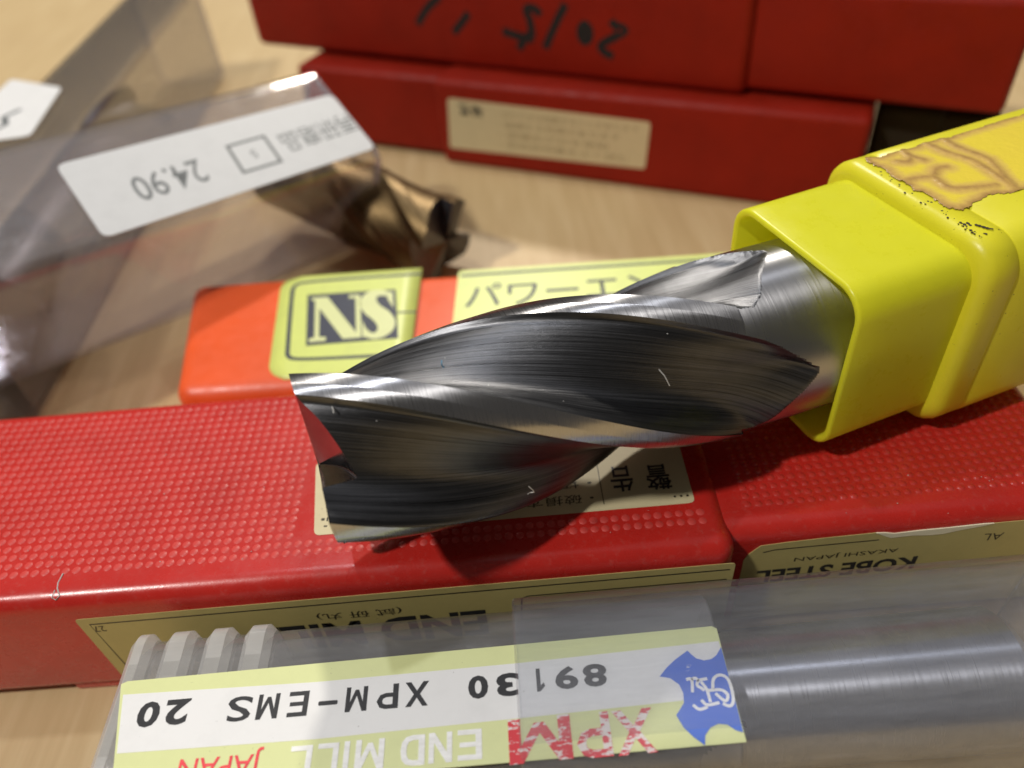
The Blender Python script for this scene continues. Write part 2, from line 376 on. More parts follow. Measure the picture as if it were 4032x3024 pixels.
# ------------------------------------------------------------ end mills
def make_mill(root, Rm, lead_deg, s_land, s_exit, end_s, th0, mats, depth=1.0, detail=1.0, tail=None, hand=1):
    """fluted cutter along local x (tip at x=0). Parts: fluted_body, three lands, shank"""
    mflute, mland, mend, mshank = mats
    key = [(0, 1.0), (3, .997), (6, .993), (8.4, .990), (8.41, .990), (11, .982), (14, .970), (16.8, .957), (17.1, .945), (18.2, .900), (19, .885), (21, .868), (25, .835), (30, .79), (35, .748), (41, .708), (47, .676), (53, .652),
           (59, .636), (64, .63), (69, .635), (73, .652), (76.5, .685), (79.5, .735), (82, .80), (84.5, .87), (87, .935), (89.5, .985), (90.7, .998)]
    key = [(p, 1 - (1 - f) * depth) for p, f in key]
    prof = []
    for i, (p, f) in enumerate(key):                    # finer steps in between
        prof.append((p, f))
        if i < len(key) - 1 and key[i + 1][0] - p > 0.9 and detail > 0.45:
            n_ = 3 if detail > 1 else 2; q = key[i + 1]; pm = key[max(i - 1, 0)]; pn = key[min(i + 2, len(key) - 1)]
            for j in range(1, n_):
                t = j / n_
                m0 = (q[1] - pm[1]) / max(1e-6, q[0] - pm[0]) * (q[0] - p); m1 = (pn[1] - f) / max(1e-6, pn[0] - p) * (q[0] - p)
                h = (2 * t ** 3 - 3 * t ** 2 + 1) * f + (t ** 3 - 2 * t ** 2 + t) * m0 + (3 * t ** 2 - 2 * t ** 3) * q[1] + (t ** 3 - t ** 2) * m1
                prof.append((p + (q[0] - p) * t, h if 17 < p else f + (q[1] - f) * t))
    OFF = (0, 90.7, 181.4, 270.9) if detail > 1 else (0, 91, 182, 271)
    I1 = [i for i, q in enumerate(prof) if q[0] == 8.4][0]; I2 = [i for i, q in enumerate(prof) if q[0] == 16.8][0]   # bounds of the land's two facets
    def exit_s(p):
        k = [(0, s_exit - 1.1), (15, s_exit - 1.07), (18.8, s_exit - .6), (27, s_exit), (58, s_exit - 0.45), (75, s_exit - 0.62), (85, s_exit - 0.8), (91, s_exit - 1.2)]
        for (a, x), (b, y) in zip(k, k[1:]):
            if a <= p <= b: return x + (y - x) * (p - a) / (b - a)
        return k[-1][1]
    def z_end(rho, p):
        d = rho / Rm * math.sin(R(max(0.0, p - 16.5)))   # flat behind the edge, then a steep clearance
        g = 1.0 if p < 70 else max(0.0, 1 - (p - 70) / 7.0)   # the gash in front of the next tooth
        return Rm * (0.012 * min(p, 16) / 16 + 0.46 * (1 - math.exp(-2.3 * d)) * g)
    ns = int(150 * detail); Rs = Rm * 0.957
    nodes = []                                         # one column per profile point per tooth
    for k in range(4):
        for i, (p, f) in enumerate(prof): nodes.append((k, i, p, f * Rm))
    def pt(k, p, r, s):
        a = R(th0 - OFF[k] - p - hand * lead_deg * s)
        return (s, -r * math.cos(a), r * math.sin(a))     # angle 0 = local -y (towards the camera), 90 = up
    cols = []
    for (k, i, p, r) in nodes:
        s0 = z_end(r, p); col = []
        for j in range(ns + 1):
            t_ = j / ns; t_ = t_ * 1.5 if t_ < .4 else .6 + (t_ - .4) * .6667   # finer steps at the run-out
            s = s0 + (end_s - s0) * t_; rr = r
            if i <= I2 or i == len(prof) - 1:
                if s > s_land: rr = Rs
            ex = exit_s(p) - s; d = Rs - r
            if d > 0:
                lim = 0 if ex <= 0 else 0.60 * ex
                rr = Rs if lim == 0 else max(rr, Rs - d * math.tanh(lim / d))
            if s > s_land: rr = min(rr, Rs)
            col.append((k, p, rr, s))
        cols.append(col)
    nc = len(cols); vs = [pt(*c) for col in cols for c in col]
    uv = [((c[1] + 91 * c[0]) / 91.0, c[3]) for col in cols for c in col]
    def quads(ci, cj): return [(ci * (ns + 1) + j, cj * (ns + 1) + j, cj * (ns + 1) + j + 1, ci * (ns + 1) + j + 1) for j in range(ns)]
    allc = [c for col in cols for c in col]; neck = []
    body, lands, relief = [], [[] for k in range(4)], [[] for k in range(4)]
    for c in range(nc):
        k, i = nodes[c][0], nodes[c][1]
        for q in quads(c, (c + 1) % nc):
            if s_land < cols[c][q[0] - c * (ns + 1)][3] and all(allc[v][2] >= Rs - 1e-4 for v in q): neck.append(q)
            elif i < I2 and cols[c][q[0] - c * (ns + 1)][3] < s_land: (lands if i < I1 else relief)[k].append(q)
            else: body.append(q)
    def sub(name, faces, mat, smooth):
        used = sorted({v for f in faces for v in f}); ix = {v: n for n, v in enumerate(used)}
        o = pyd(name, [vs[v] for v in used], [tuple(ix[v] for v in f) for f in faces], mat, root, smooth)
        me = o.data; lay = me.uv_layers.new(name='UVMap')
        u0 = [uv[v] for v in used]
        for poly in me.polygons:
            us = [u0[v][0] for v in poly.vertices]; mxu = max(us)
            for li, v in zip(poly.loop_indices, poly.vertices):
                u = u0[v][0]; lay.data[li].uv = (u + 4 if mxu - u > 1.5 else u, u0[v][1])
        return o
    sub('fluted_body', body, mflute, 22)
    if neck: sub('neck', neck, mshank, 40)
    for k in range(4): sub('land', lands[k], mland, 22); sub('land_relief', relief[k], mland, 22)
    # end teeth: four sectors from the rim to the middle
    for k in range(4):
        ev, ef = [], []; nr = 10; cset = [c for c in range(nc) if nodes[c][0] == k]
        for c in cset:
            p, r = nodes[c][2], nodes[c][3]
            for j in range(nr + 1):
                rho = r * (1 - j / nr) + 0.002; ev.append(pt(k, p, rho, z_end(rho, p)))
        # wall up to the next tooth's end cutting edge
        for j in range(nr + 1):
            rho = Rm * (1 - j / nr) + 0.002; ev.append(pt(k, 90.9, rho, 0.0))
        n1 = len(cset) + 1
        for a in range(n1 - 1):
            for j in range(nr): ef.append((a * (nr + 1) + j, a * (nr + 1) + j + 1, (a + 1) * (nr + 1) + j + 1, (a + 1) * (nr + 1) + j))
        o = pyd('end_tooth', ev, ef, mend, root, 25); lay = o.data.uv_layers.new(name='UVMap')
        for l in o.data.loops: lay.data[l.index].uv = (ev[l.vertex_index][1], ev[l.vertex_index][2])
    if tail:
        n = 72; rings = []
        for x, r in [(end_s, Rs)] + tail: rings.append([(x, r * math.cos(2 * math.pi * i / n), r * math.sin(2 * math.pi * i / n)) for i in range(n)])
        rings.append([(tail[-1][0], 0.001 * math.cos(2 * math.pi * i / n), 0.001 * math.sin(2 * math.pi * i / n)) for i in range(n)])
        o = loft('shank', rings, mshank, root, False, 30); lay = o.data.uv_layers.new(name='UVMap')
        for l in o.data.loops:
            co = o.data.vertices[l.vertex_index].co; lay.data[l.index].uv = (math.atan2(co.z, co.y), co.x)

def axis_matrix(loc, yaw, pitch=0, roll=0):
    return Matrix.Translation(loc) @ Matrix.Rotation(R(yaw), 4, 'Z') @ Matrix.Rotation(R(-pitch), 4, 'Y') @ Matrix.Rotation(R(roll), 4, 'X')

TIP = (-2.794, 7.32, 4.663)
mill = thing('end_mill', TIP, 'bright steel four flute end mill sticking out of the yellow sleeve', 'end mill', mat=axis_matrix(TIP, 15.66, -0.75))
make_mill(mill, 1.437, 21.8, 6.02, 7.1, 7.3, 105.4, (M_flute, M_land, M_end, M_shank), detail=2.2, tail=[(13.9, 1.375), (14.0, 1.35)])

# ------------------------------------------------------------ yellow sleeve
SL = axis_matrix((4.25, 9.328, 4.565), 17.3, 0.5)
sleeve = thing('plastic_sleeve', None, 'yellow square plastic sleeve holding the shank of the end mill', 'tool sleeve', mat=SL)
def sring(x, h, r, d=0.0): return [(x, p[0], p[1]) for p in rrect(h - d, h - d, max(0.05, r - d), 9)]
loft('mouth_collar', [sring(0.13, 1.515, 0.46), sring(0.10, 1.508, 0.46), sring(0.083, 1.49, 0.45), sring(0.078, 1.462, 0.43), sring(0.085, 1.43, 0.42), sring(0.12, 1.405, 0.40), sring(2.4, 1.398, 0.39)][::-1]
     + [sring(0.5, 1.515, 0.46), sring(1.3, 1.515, 0.46), sring(2.05, 1.515, 0.46)], M_yellow, sleeve, False, 60)
loft('sleeve_body', [sring(1.97, 1.46, 0.40), sring(1.97, 1.58, 0.50), sring(2.0, 1.66, 0.55), sring(2.07, 1.72, 0.56), sring(2.15, 1.74, 0.56), sring(2.50, 1.74, 0.56), sring(2.53, 1.715, 0.55), sring(2.56, 1.715, 0.55), sring(2.60, 1.745, 0.56), sring(3.6, 1.75, 0.56), sring(9.5, 1.75, 0.56), sring(9.7, 1.65, 0.5), sring(9.7, 0.6, 0.3)], M_yellow_d, sleeve, False, 60)
# remains of an old sticker on the body's top face: a thin film, browned along its torn rim and folds
mt, nt, bs = new_mat('old_glue'); v = coords(nt)
at_ = nd(nt, 'ShaderNodeAttribute', attribute_name='rim')
rimv = mathn(nt, 'ADD', at_.outputs['Fac'], mathn(nt, 'MULTIPLY', mathn(nt, 'SUBTRACT', noise(nt, v, 6, 6, 0.7), 0.5), 0.16))
e_ = ramp(nt, rimv, [(0.0, (0.24, 0.14, 0.06)), (0.035, (0.40, 0.24, 0.08)), (0.10, (0.62, 0.42, 0.11)), (0.17, (0.74, 0.56, 0.10)), (0.24, (0.84, 0.69, 0.055))])
nt.links.new(mixc(nt, mathn(nt, 'MULTIPLY', noise(nt, v, 1.3, 5, 0.6), 0.35), e_, (0.70, 0.44, 0.09)), bs.inputs['Base Color']); bs.inputs['Roughness'].default_value = 0.2
bump(nt, noise(nt, v, 5, 6, 0.7), 0.5, 0.03, bs)
gp = [(2.31, 1.32), (2.54, 1.20), (2.78, 1.22), (3.12, 1.19), (3.40, 1.22), (3.9, 1.18), (4.5, 1.20), (5.4, 1.19), (6.2, 1.12), (6.0, -.5), (4.2, -.62), (3.36, -.65), (3.05, -.54), (2.79, -.57), (2.50, -.66), (2.36, -.64), (2.29, -.57), (2.24, -.40), (2.29, -.15), (2.22, .1), (2.25, .30), (2.22, .55), (2.28, .84), (2.22, 1.1)]
outl = [Vector(p) for p in smooth_line(gp + gp[:1], 5)[:-1]]
outl = [p + Vector((random.uniform(-.02, .02), random.uniform(-.02, .02))) for p in outl]
folds = [smooth_line(l, 5) for l in ([(3.40, 1.2), (3.46, .75), (3.58, .35), (3.52, -.2), (3.42, -.58)], [(3.75, 1.2), (3.72, .8), (3.80, .3), (3.6, -.2), (3.45, -.6)], [(2.24, .38), (2.5, .36), (2.72, .28), (2.95, .44), (3.1, .4)], [(2.72, .25), (2.70, -.1), (2.95, -.25), (3.3, -.36)], [(2.95, 1.2), (2.90, .95), (2.98, .75)], [(2.6, .9), (2.75, .82), (2.85, .9)])]
def seg_d(p, a, b):
    ab = b - a; t = max(0, min(1, (p - a).dot(ab) / max(1e-9, ab.length_squared))); return (p - a - ab * t).length
def inside(p):
    c = False; j = len(outl) - 1
    for i in range(len(outl)):
        a, b = outl[i], outl[j]
        if (a.y > p.y) != (b.y > p.y) and p.x < (b.x - a.x) * (p.y - a.y) / (b.y - a.y) + a.x: c = not c
        j = i
    return c
g_ = 0.03; ids = {}; vs, fs, rim = [], [], []; nx, ny = int(4.2 / g_), int(2.1 / g_)
for i in range(nx + 1):
    for j in range(ny + 1):
        p = Vector((2.15 + i * g_, -.72 + j * g_))
        if not inside(p): continue
        d = min(seg_d(p, outl[k], outl[k - 1]) for k in range(len(outl)))
        df = min(seg_d(p, Vector(l[k]), Vector(l[k + 1])) for l in folds for k in range(len(l) - 1))
        ids[(i, j)] = len(vs); r_ = min(d, df + .028); rim.append(r_)
        vs.append((p.x, p.y, 1.751 + min(.012, d * .25) + max(0, .018 - df * .2)))
for (i, j) in ids:
    q4 = [(i, j), (i + 1, j), (i + 1, j + 1), (i, j + 1)]
    if all(k in ids for k in q4): fs.append(tuple(ids[k] for k in q4))
    elif sum(k in ids for k in q4) == 3: fs.append(tuple(ids[k] for k in q4 if k in ids))
st_ = pyd('sticker_remains', vs, fs, mt, sleeve, 60)
st_.data.attributes.new('rim', 'FLOAT', 'POINT').data.foreach_set('value', rim)
# grime caught at the step between mouth and body
M_dirt = ink('black_dirt', (0.03, 0.022, 0.01))
dl = []
for i in range(42):
    y_ = random.uniform(-1.25, .9) if i % 3 else random.uniform(-1.3, -.7); x_ = random.uniform(2.08, 2.24); r_ = random.uniform(.006, .02) * (1.4 if y_ < -.7 else 1)
    dl.append([(x_ + r_ * math.cos(k), y_ + r_ * random.uniform(.6, 1.6) * math.sin(k)) for k in range(0, 6)])
tag(flat('grime_specks', dl, on_top(1.735), 0.003, 0.004, M_dirt, sleeve), kind='stuff')
flat('scuff_mark', [stroke(smooth_line([(2.26, -1.02), (2.30, -1.10), (2.33, -1.17), (2.38, -1.23)], 4), [.02, .04, .03, .05, .02, .04, .05, .03, .045, .03, .02, .03, .02])], on_top(1.752), 0.001, 0.004, M_dirt, sleeve)

# ------------------------------------------------------------ front red case
def dots(name, x0, x1, y0, y1, z, pitch, rad, ht, mat, parent, skip=None):
    vs, fs = [], []; nx = int((x1 - x0) / pitch); ny = int((y1 - y0) / pitch); n = 8
    for i in range(nx + 1):
        for j in range(ny + 1):
            x, y = x0 + i * pitch + random.uniform(-.004, .004), y0 + j * pitch + random.uniform(-.004, .004)
            if skip and skip(x, y): continue
            b = len(vs); rr = rad * random.uniform(.93, 1.05)
            for q, (f, h) in enumerate(((1.0, -0.002), (0.72, ht * .75))):
                vs += [(x + rr * f * math.cos(2 * math.pi * k / n), y + rr * f * math.sin(2 * math.pi * k / n), z + h) for k in range(n)]
            vs.append((x, y, z + ht))
            for k in range(n):
                k2 = (k + 1) % n
                fs += [(b + k, b + k2, b + n + k2, b + n + k), (b + n + k, b + n + k2, b + 2 * n)]
    o = pyd(name, vs, fs, mat, parent, 80); return tag(o, kind='stuff')
case = thing('tool_case', (3.1, 6.505, 0), 'red plastic case with dotted lid lying under the end mill and sleeve', 'tool case', (0, 0, R(-1.8)))
rbox('case_cap', -17, 0, 0, 4.40, 0.09, 2.77, 0.30, M_red, case, 6)
rbox('case_foot', -11.25, -.3, 0.06, 4.2, 0, 0.2, 0.03, M_red, case, 2)
rbox('case_base', -0.6, 5.75, 0.36, 4.28, 0.06, 2.68, 0.30, M_red, case, 6)
PT, PF = on_top(2.77), on_front(0.0)
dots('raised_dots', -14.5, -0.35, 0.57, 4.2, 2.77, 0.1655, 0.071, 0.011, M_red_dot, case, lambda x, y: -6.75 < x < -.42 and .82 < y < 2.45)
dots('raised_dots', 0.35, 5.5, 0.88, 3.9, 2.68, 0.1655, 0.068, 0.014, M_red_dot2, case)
lb = flat('warning_label', [quad_round([(-6.69, 2.41), (-6.49, .87), (-.47, .92), (-.48, 2.22)], .1)], PT, 0.001, 0.006, M_cream, case)
lettering('警', (-1.15, -.75, 1.23, 1.76), PT, 0.008, M_black, lb, bold=0.012)
lettering('告', (-1.72, -1.36, 1.25, 1.79), PT, 0.008, M_black, lb, bold=0.012)
flat('divider_line', [stroke([(-1.90, 2.0), (-1.885, 1.03)], .016)], PT, 0.007, 0.002, M_brownink, lb)
lettering('・切りくずは飛散', (-4.55, -2.03, 1.36, 1.54), PT, 0.008, M_brownink, lb, skew=0.03)
lettering('・破損する危険があ', (-4.6, -2.03, 1.05, 1.24), PT, 0.008, M_brownink, lb, skew=0.025)
tag(flat('print_smudge', [rpoly(-.78 + i * .10, -.74 + i * .10, 1.05, 1.09, .015) for i in range(3)], PT, 0.007, 0.002, M_brownink, lb), kind='stuff')
tag(flat('print_smudge', [rpoly(-6.42, -6.36, 1.15, 1.20, .015), rpoly(-6.33, -6.30, 1.13, 1.21, .012), rpoly(-6.36, -6.30, 1.02, 1.05, .012)], PT, 0.007, 0.002, M_brownink, lb), kind='stuff')
lb = flat('maker_label', [quad_round([(-10.24, .25), (-.06, .25), (-.03, 2.44), (-10.23, 2.29)], .07)], PF, 0.001, 0.010, M_cream_d, case)
flat('label_frame', [stroke([(-10.02, .3), (-10.06, 2.13), (-.1, 2.28)], .03), stroke([(-3.4, .6), (-3.3, 1.93), (-3.2, 1.98), (-.12, 2.02)], .028)], PF, 0.011, 0.002, M_brownink, lb)
lettering('27', (-10.06, -9.87, 1.91, 2.07), PF, 0.011, M_brownink, lb)
lettering('END MILL', (-7.65, -3.90, .92, 1.66), PF, 0.011, M_black, lb, bold=0.035, skew=0.015)
lettering('(試 研 丸)', (-6.55, -5.20, 1.74, 1.96), PF, 0.011, M_brownink, lb, skew=0.01)
PB = on_front(0.36)
tp = [(.24, .2), (.24, 1.95), (.30, 2.10), (.46, 2.30), (.85, 2.34), (1.48, 2.38), (2.0, 2.40), (2.21, 2.41), (2.33, 2.33), (2.47, 2.25), (2.8, 2.27), (3.1, 2.24), (3.28, 2.25), (3.5, 2.31), (3.83, 2.37), (4.0, 2.42), (4.3, 2.43), (5.4, 2.42), (5.4, .2)]
lb = flat('torn_label', [tp], PB, 0.001, 0.010, M_cream_d, case)
lb['label'] = 'yellowed label with torn top edge'
tr_ = [(2.21, 2.412), (2.33, 2.335), (2.47, 2.255), (2.8, 2.275), (3.1, 2.245), (3.28, 2.255), (3.5, 2.315), (3.83, 2.375), (4.0, 2.425), (3.85, 2.43), (3.3, 2.40), (2.9, 2.39), (2.5, 2.36), (2.36, 2.40)]
flat('torn_edge', [tr_], PB, 0.001, 0.018, M_torn, lb)
flat('label_frame', [stroke([(.52, 2.12), (.7, 2.17), (2.3, 2.22)], .025)], PB, 0.011, 0.002, M_brownink, lb)
lettering('AKASHI JAPAN', (1.05, 2.68, 1.83, 1.97), PB, 0.011, M_brownink, lb, skew=0.03)
lettering('KOBE STEEL', (.5, 3.05, 1.30, 1.66), PB, 0.011, M_black, lb, bold=0.03, skew=0.03)
lettering('AL', (3.95, 4.25, 1.98, 2.16), PB, 0.011, M_brownink, lb)

# ------------------------------------------------------------ orange case behind it
oc = thing('tool_case', (-5, 12.7, 0), 'orange plastic case with yellow green labels behind the red dotted case', 'tool case', (0, 0, R(-3.5)))
cap = rbox('case_cap', -2.95, 2.92, -0.62, 3.62, 0, 2.0, 0.42, M_orange, oc, 6)
for v in cap.data.vertices:                            # the end is moulded at a slant
    if v.co.x < 0: v.co.x += 0.20 * (3.62 - v.co.y)
rbox('case_base', 2.3, 12, -0.5, 3.40, 0.05, 1.93, 0.45, M_orange, oc, 6)
OT = on_top(2.0)
def wrap(a, b, h, zt=2.0, yf=-0.62, r=0.42):
    if b >= yf + r: return (a, b, zt + h)
    ang = (yf + r - b) / r; return (a, yf + r - (r + h) * math.sin(ang), zt - r + (r + h) * math.cos(ang))
vs, fs = [], []; nb = 26                               # label follows the rounded front edge
def edge_x(b):                                         # left edge, rounded at both corners
    d = 0.0
    if b > 2.97: d = .5 - math.sqrt(max(0, .25 - min(.5, b - 2.97) ** 2))
    if b < .15: d = .5 - math.sqrt(max(0, .25 - min(.5, .15 - b) ** 2))
    return -.52 + d + (2.9 - b) * .13
for j in range(nb + 1):
    b = 3.47 - 3.80 * j / nb
    for i in range(9):
        x0 = edge_x(b); x1 = 2.90; vs.append(wrap(x0 + (x1 - x0) * i / 8, b, 0.008 if True else 0))
for j in range(nb):
    for i in range(8): fs.append((j * 9 + i, j * 9 + i + 1, j * 9 + i + 10, j * 9 + i + 9))
lb = pyd('maker_label', vs, [f[::-1] for f in fs], M_lime, oc, 40)
sol = lb.modifiers.new('Solidify', 'SOLIDIFY'); sol.thickness = 0.008; sol.offset = -1
q = [(.20, 2.66), (2.33, 2.64), (2.58, .78), (.53, .73)]
def uq(x, y):                                          # unit square of the dark emblem, y down
    a, b, c, d = [Vector(p) for p in q]; p = (a * (1 - x) + b * x) * (1 - y) + (d * (1 - x) + c * x) * y; return (p.x, p.y)
flat('emblem', [q], OT, 0.009, 0.002, M_navy, lb)
flat('emblem_frame', [stroke(smooth_line([(2.88, 3.22), (1.2, 3.23), (.05, 3.20), (-.19, 3.05), (-.17, 2.6), (.12, .75), (.2, .42), (.42, .30), (1.2, .25), (2.85, .22)], 5), .10)], OT, 0.009, 0.002, M_navy, lb)
flat('emblem_rule', [stroke([(2.46, 1.72), (2.90, 1.70)], .06)], OT, 0.009, 0.002, M_navy, lb)
U = lambda pts: [uq(*p) for p in pts]
nletter = [U([(.05, .07), (.23, .07), (.545, .83), (.545, .13), (.47, .13), (.47, .07), (.60, .07), (.60, .93), (.40, .93), (.14, .30), (.14, .86), (.215, .87), (.215, .94), (.03, .94), (.03, .88), (.09, .86), (.09, .13), (.05, .12)])]
lettering_n = flat('lettering', nletter, OT, 0.012, 0.002, M_limepale, lb)
sl = smooth_line(U([(.94, .12), (.84, .06), (.73, .09), (.685, .24), (.735, .40), (.82, .53), (.875, .68), (.86, .82), (.78, .91), (.69, .90), (.635, .80)]), 5)
sw = [.10, .22, .34, .40, .42, .44, .42, .36, .26, .18, .10]
ws = [sw[min(i // 5, 9)] + (sw[min(i // 5 + 1, 10)] - sw[min(i // 5, 9)]) * (i % 5) / 5 for i in range(len(sl))]
flat('lettering', [stroke(sl, ws)], OT, 0.012, 0.002, M_limepale, lb)
for tri in ([(.93, .05), (.965, .05), (.965, .40), (.90, .18)], [(.615, .60), (.655, .78), (.70, .93), (.615, .93)]): flat('lettering', [U(tri)], OT, 0.014, 0.002, M_limepale, lb)
lb = flat('product_label', [quad_round([(3.72, .2), (3.80, 3.33), (11.5, 3.28), (11.5, .2)], .12)], on_top(1.93), 0.001, 0.007, M_lime, oc)
flat('label_frame', [stroke([(3.86, 3.12), (11.4, 3.06)], .10)], on_top(1.93), 0.008, 0.002, M_navy, lb)
lettering('パワーエンド', (4.0, 9.4, 1.80, 2.72), on_top(1.93), 0.008, M_navy, lb, rot180=False, bold=0.006)

# ------------------------------------------------------------ two red cases at the back
lo = thing('tool_case', (3, 23.2, 0), 'red plastic case at the bottom of the stack with a small cream label', 'tool case', (0, 0, R(-27.5)), group='red cases stacked at the back')
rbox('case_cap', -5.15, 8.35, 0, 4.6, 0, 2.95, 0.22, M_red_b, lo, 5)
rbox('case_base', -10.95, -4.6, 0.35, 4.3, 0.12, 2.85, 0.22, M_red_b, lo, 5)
PL = on_front(0.0)
lb = flat('warning_label', [quad_round([(-4.83, .60), (2.13, .72), (2.25, 2.27), (-4.66, 2.38)], .12)], PL, 0.001, 0.01, M_cream, lo)
lettering('警告', (-4.3, -3.4, 1.85, 2.22), PL, 0.011, M_black, lb, rot180=False, bold=0.03)
for i in range(4):
    lettering(['・切りくずは飛散することがあります', '・破損する危険があります', '・保護めがねを使用', '・取扱説明書をよく読む'][i], (-2.9, [1.9, 1.3, .9, 1.6][i], 1.90 - i * .34, 2.12 - i * .34), PL, 0.011, ink('pale_print', (0.30, 0.25, 0.14)) if i == 0 else bpy.data.materials['pale_print'], lb, rot180=False)
dk = thing('tool_case', (3, 23.2, 0), 'made-up black block filling the dark shade beyond the right end of the lower red case', 'tool case', (0, 0, R(-27.5)))  # added block, stands in for the deep shade under the upper case's overhang
rbox('case_cap', 8.42, 10.2, 1.6, 5.2, 0, 2.7, 0.2, plastic('shade_block_plastic', (0.022, 0.016, 0.009), 0.6, 0.1, spec=0.2), dk, 4)
rbox('case_base', 9.9, 11.6, 1.7, 5.1, 0.06, 2.6, 0.2, bpy.data.materials['shade_block_plastic'], dk, 4)
up = thing('tool_case', (3, 24.3, 2.95), 'red plastic case on top of the stack with black handwriting on its side', 'tool case', (0, 0, R(-30)), group='red cases stacked at the back')
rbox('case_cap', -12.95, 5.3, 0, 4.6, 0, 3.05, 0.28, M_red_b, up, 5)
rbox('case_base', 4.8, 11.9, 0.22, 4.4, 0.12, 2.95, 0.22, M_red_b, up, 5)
PU = on_front(0.0)
hw = {'5': [[(-1.10, 1.86), (-1.30, 2.03), (-1.58, 2.0), (-1.47, 1.66), (-1.42, 1.18)], [(-2.45, 1.30), (-1.9, 1.18), (-1.38, 1.12)], [(-1.5, 1.24), (-1.65, 1.15), (-1.93, .78)]],
      '/': [[(-.26, 2.22), (-.55, 1.75), (-1.0, .88)]],
      '2': [[(1.18, 1.86), (1.32, 1.72), (1.62, 1.62), (1.3, 1.4), (.88, 1.14), (.95, .95), (1.26, .82)]],
      '1': [[(-4.62, 2.2), (-5.14, 1.82), (-5.62, 1.28)], [(-3.62, 1.76), (-4.26, 1.10)]]}
for ch, lines in hw.items():
    for l in lines: flat('handwriting', [stroke(smooth_line(l, 4), .25)], PU, 0.001 + .001 * lines.index(l), 0.004, M_marker, up)
flat('handwriting', [[(.35 + .28 * math.cos(t / 3), 1.44 + .37 * math.sin(t / 3)) for t in range(19)]], PU, 0.001, 0.004, M_marker, up)

# ------------------------------------------------------------ clear box with the 24.90 label
BX = (Matrix.Translation((-2.75, 19.23, 3.48)) @ Matrix(((.797, -.520, .309), (.598, .751, -.279), (-.087, .407, .909))).to_4x4())
bx = thing('clear_box', None, 'clear plastic tool box with a white label reading 24.90, leaning to the front', 'tool box', mat=BX)
W1, H1 = 3.72, 3.82
rtube('box_shell', -15, -.10, W1 / 2, H1 / 2, 0.40, 0.13, M_clear, bx, cy=W1 / 2, cz=-H1 / 2)
M_rim = clear('box_rim_plastic', (0.86, 0.84, 0.87), 0.30, 0.08, 1.7, (0.75, 0.72, 0.78), (0.25, 0.2, 0.28), 0.6)
rtube('end_rim', -.10, .02, W1 / 2 + .01, H1 / 2 + .01, 0.41, 0.17, M_rim, bx, cy=W1 / 2, cz=-H1 / 2)
plate('end_wall', -12.2, -12.0, W1 / 2 - .14, H1 / 2 - .14, .3, M_clear, bx, cy=W1 / 2, cz=-H1 / 2)
XT = on_top(0.0); k1 = 1.075
lb = flat('price_label', [quad_round([(-7.10, .20), (-.03, .30), (-.01, 2.50), (-7.12, 2.58)], .22)], XT, 0.002, 0.012, M_greyw, bx)
lettering('24.90', (-5.96, -4.28, .86, 1.62), XT, 0.014, M_grey, lb, bold=0.004, skew=0.02)
flat('stamp_frame', frame_polys([(-3.50, .80), (-2.50, .80), (-2.46, 1.73), (-3.44, 1.73)], .085), XT, 0.014, 0.002, M_grey, lb)
lettering('5', (-3.04, -2.90, 1.13, 1.40), XT, 0.014, M_grey, lb)
lettering('再研磨品', (-2.16, -.03, 1.0, 1.68), XT, 0.014, M_grey, lb, skew=0.03)

# bronze cutter on the table beside the open end of that box
bt = thing('end_mill', None, 'bronze coloured fluted cutter lying by the open end of the clear box', 'end mill', mat=axis_matrix((-1.35, 18.35, 1.22), 142, 7))
make_mill(bt, 1.2, 30, 3.4, 4.2, 4.4, 150, (M_bronze, M_bronze, M_dark, M_bronze), detail=.5, depth=.26, tail=[(6.4, 1.14), (6.5, 1.1)])

# ------------------------------------------------------------ clear box at the far left
fb = thing('clear_box', (-12.95, 36.2, 0), 'clear plastic tool box in the far left corner under a partly hidden white label', 'tool box', (0, 0, R(90)))
rtube('box_shell', -22, -.15, 1.45, 2.0, 0.35, 0.13, M_clear2, fb, cy=0, cz=2.0)
rtube('end_rim', -.15, .02, 1.46, 2.0, 0.36, 0.18, M_rim, fb, cy=0, cz=2.0)
plate('end_wall', -.3, -.1, 1.31, 1.86, .25, M_clear, fb, cy=0, cz=2.0)
FT = on_top(4.0)
lb = flat('price_label', [quad_round([(-14.5, -.15), (-10.9, .25), (-9.6, 2.4), (-14.7, 2.4)], .2)], FT, 0.002, 0.012, M_white, fb)
flat('print_stroke', [stroke([(-12.4, .95), (-12.9, 1.25), (-13.5, .95), (-13.9, 1.2)], .2)], FT, 0.014, 0.002, M_grey, lb)
gt = thing('end_mill', None, 'dark grey cutter lying inside the far left clear box', 'end mill', mat=axis_matrix((-12.75, 28.5, 1.5), 270, 0))
make_mill(gt, 1.3, 30, 6, 7, 7.2, 100, (M_dark, M_dark, M_dark, M_dark), detail=.4, tail=[(12, 1.28), (12.1, 1.2)])

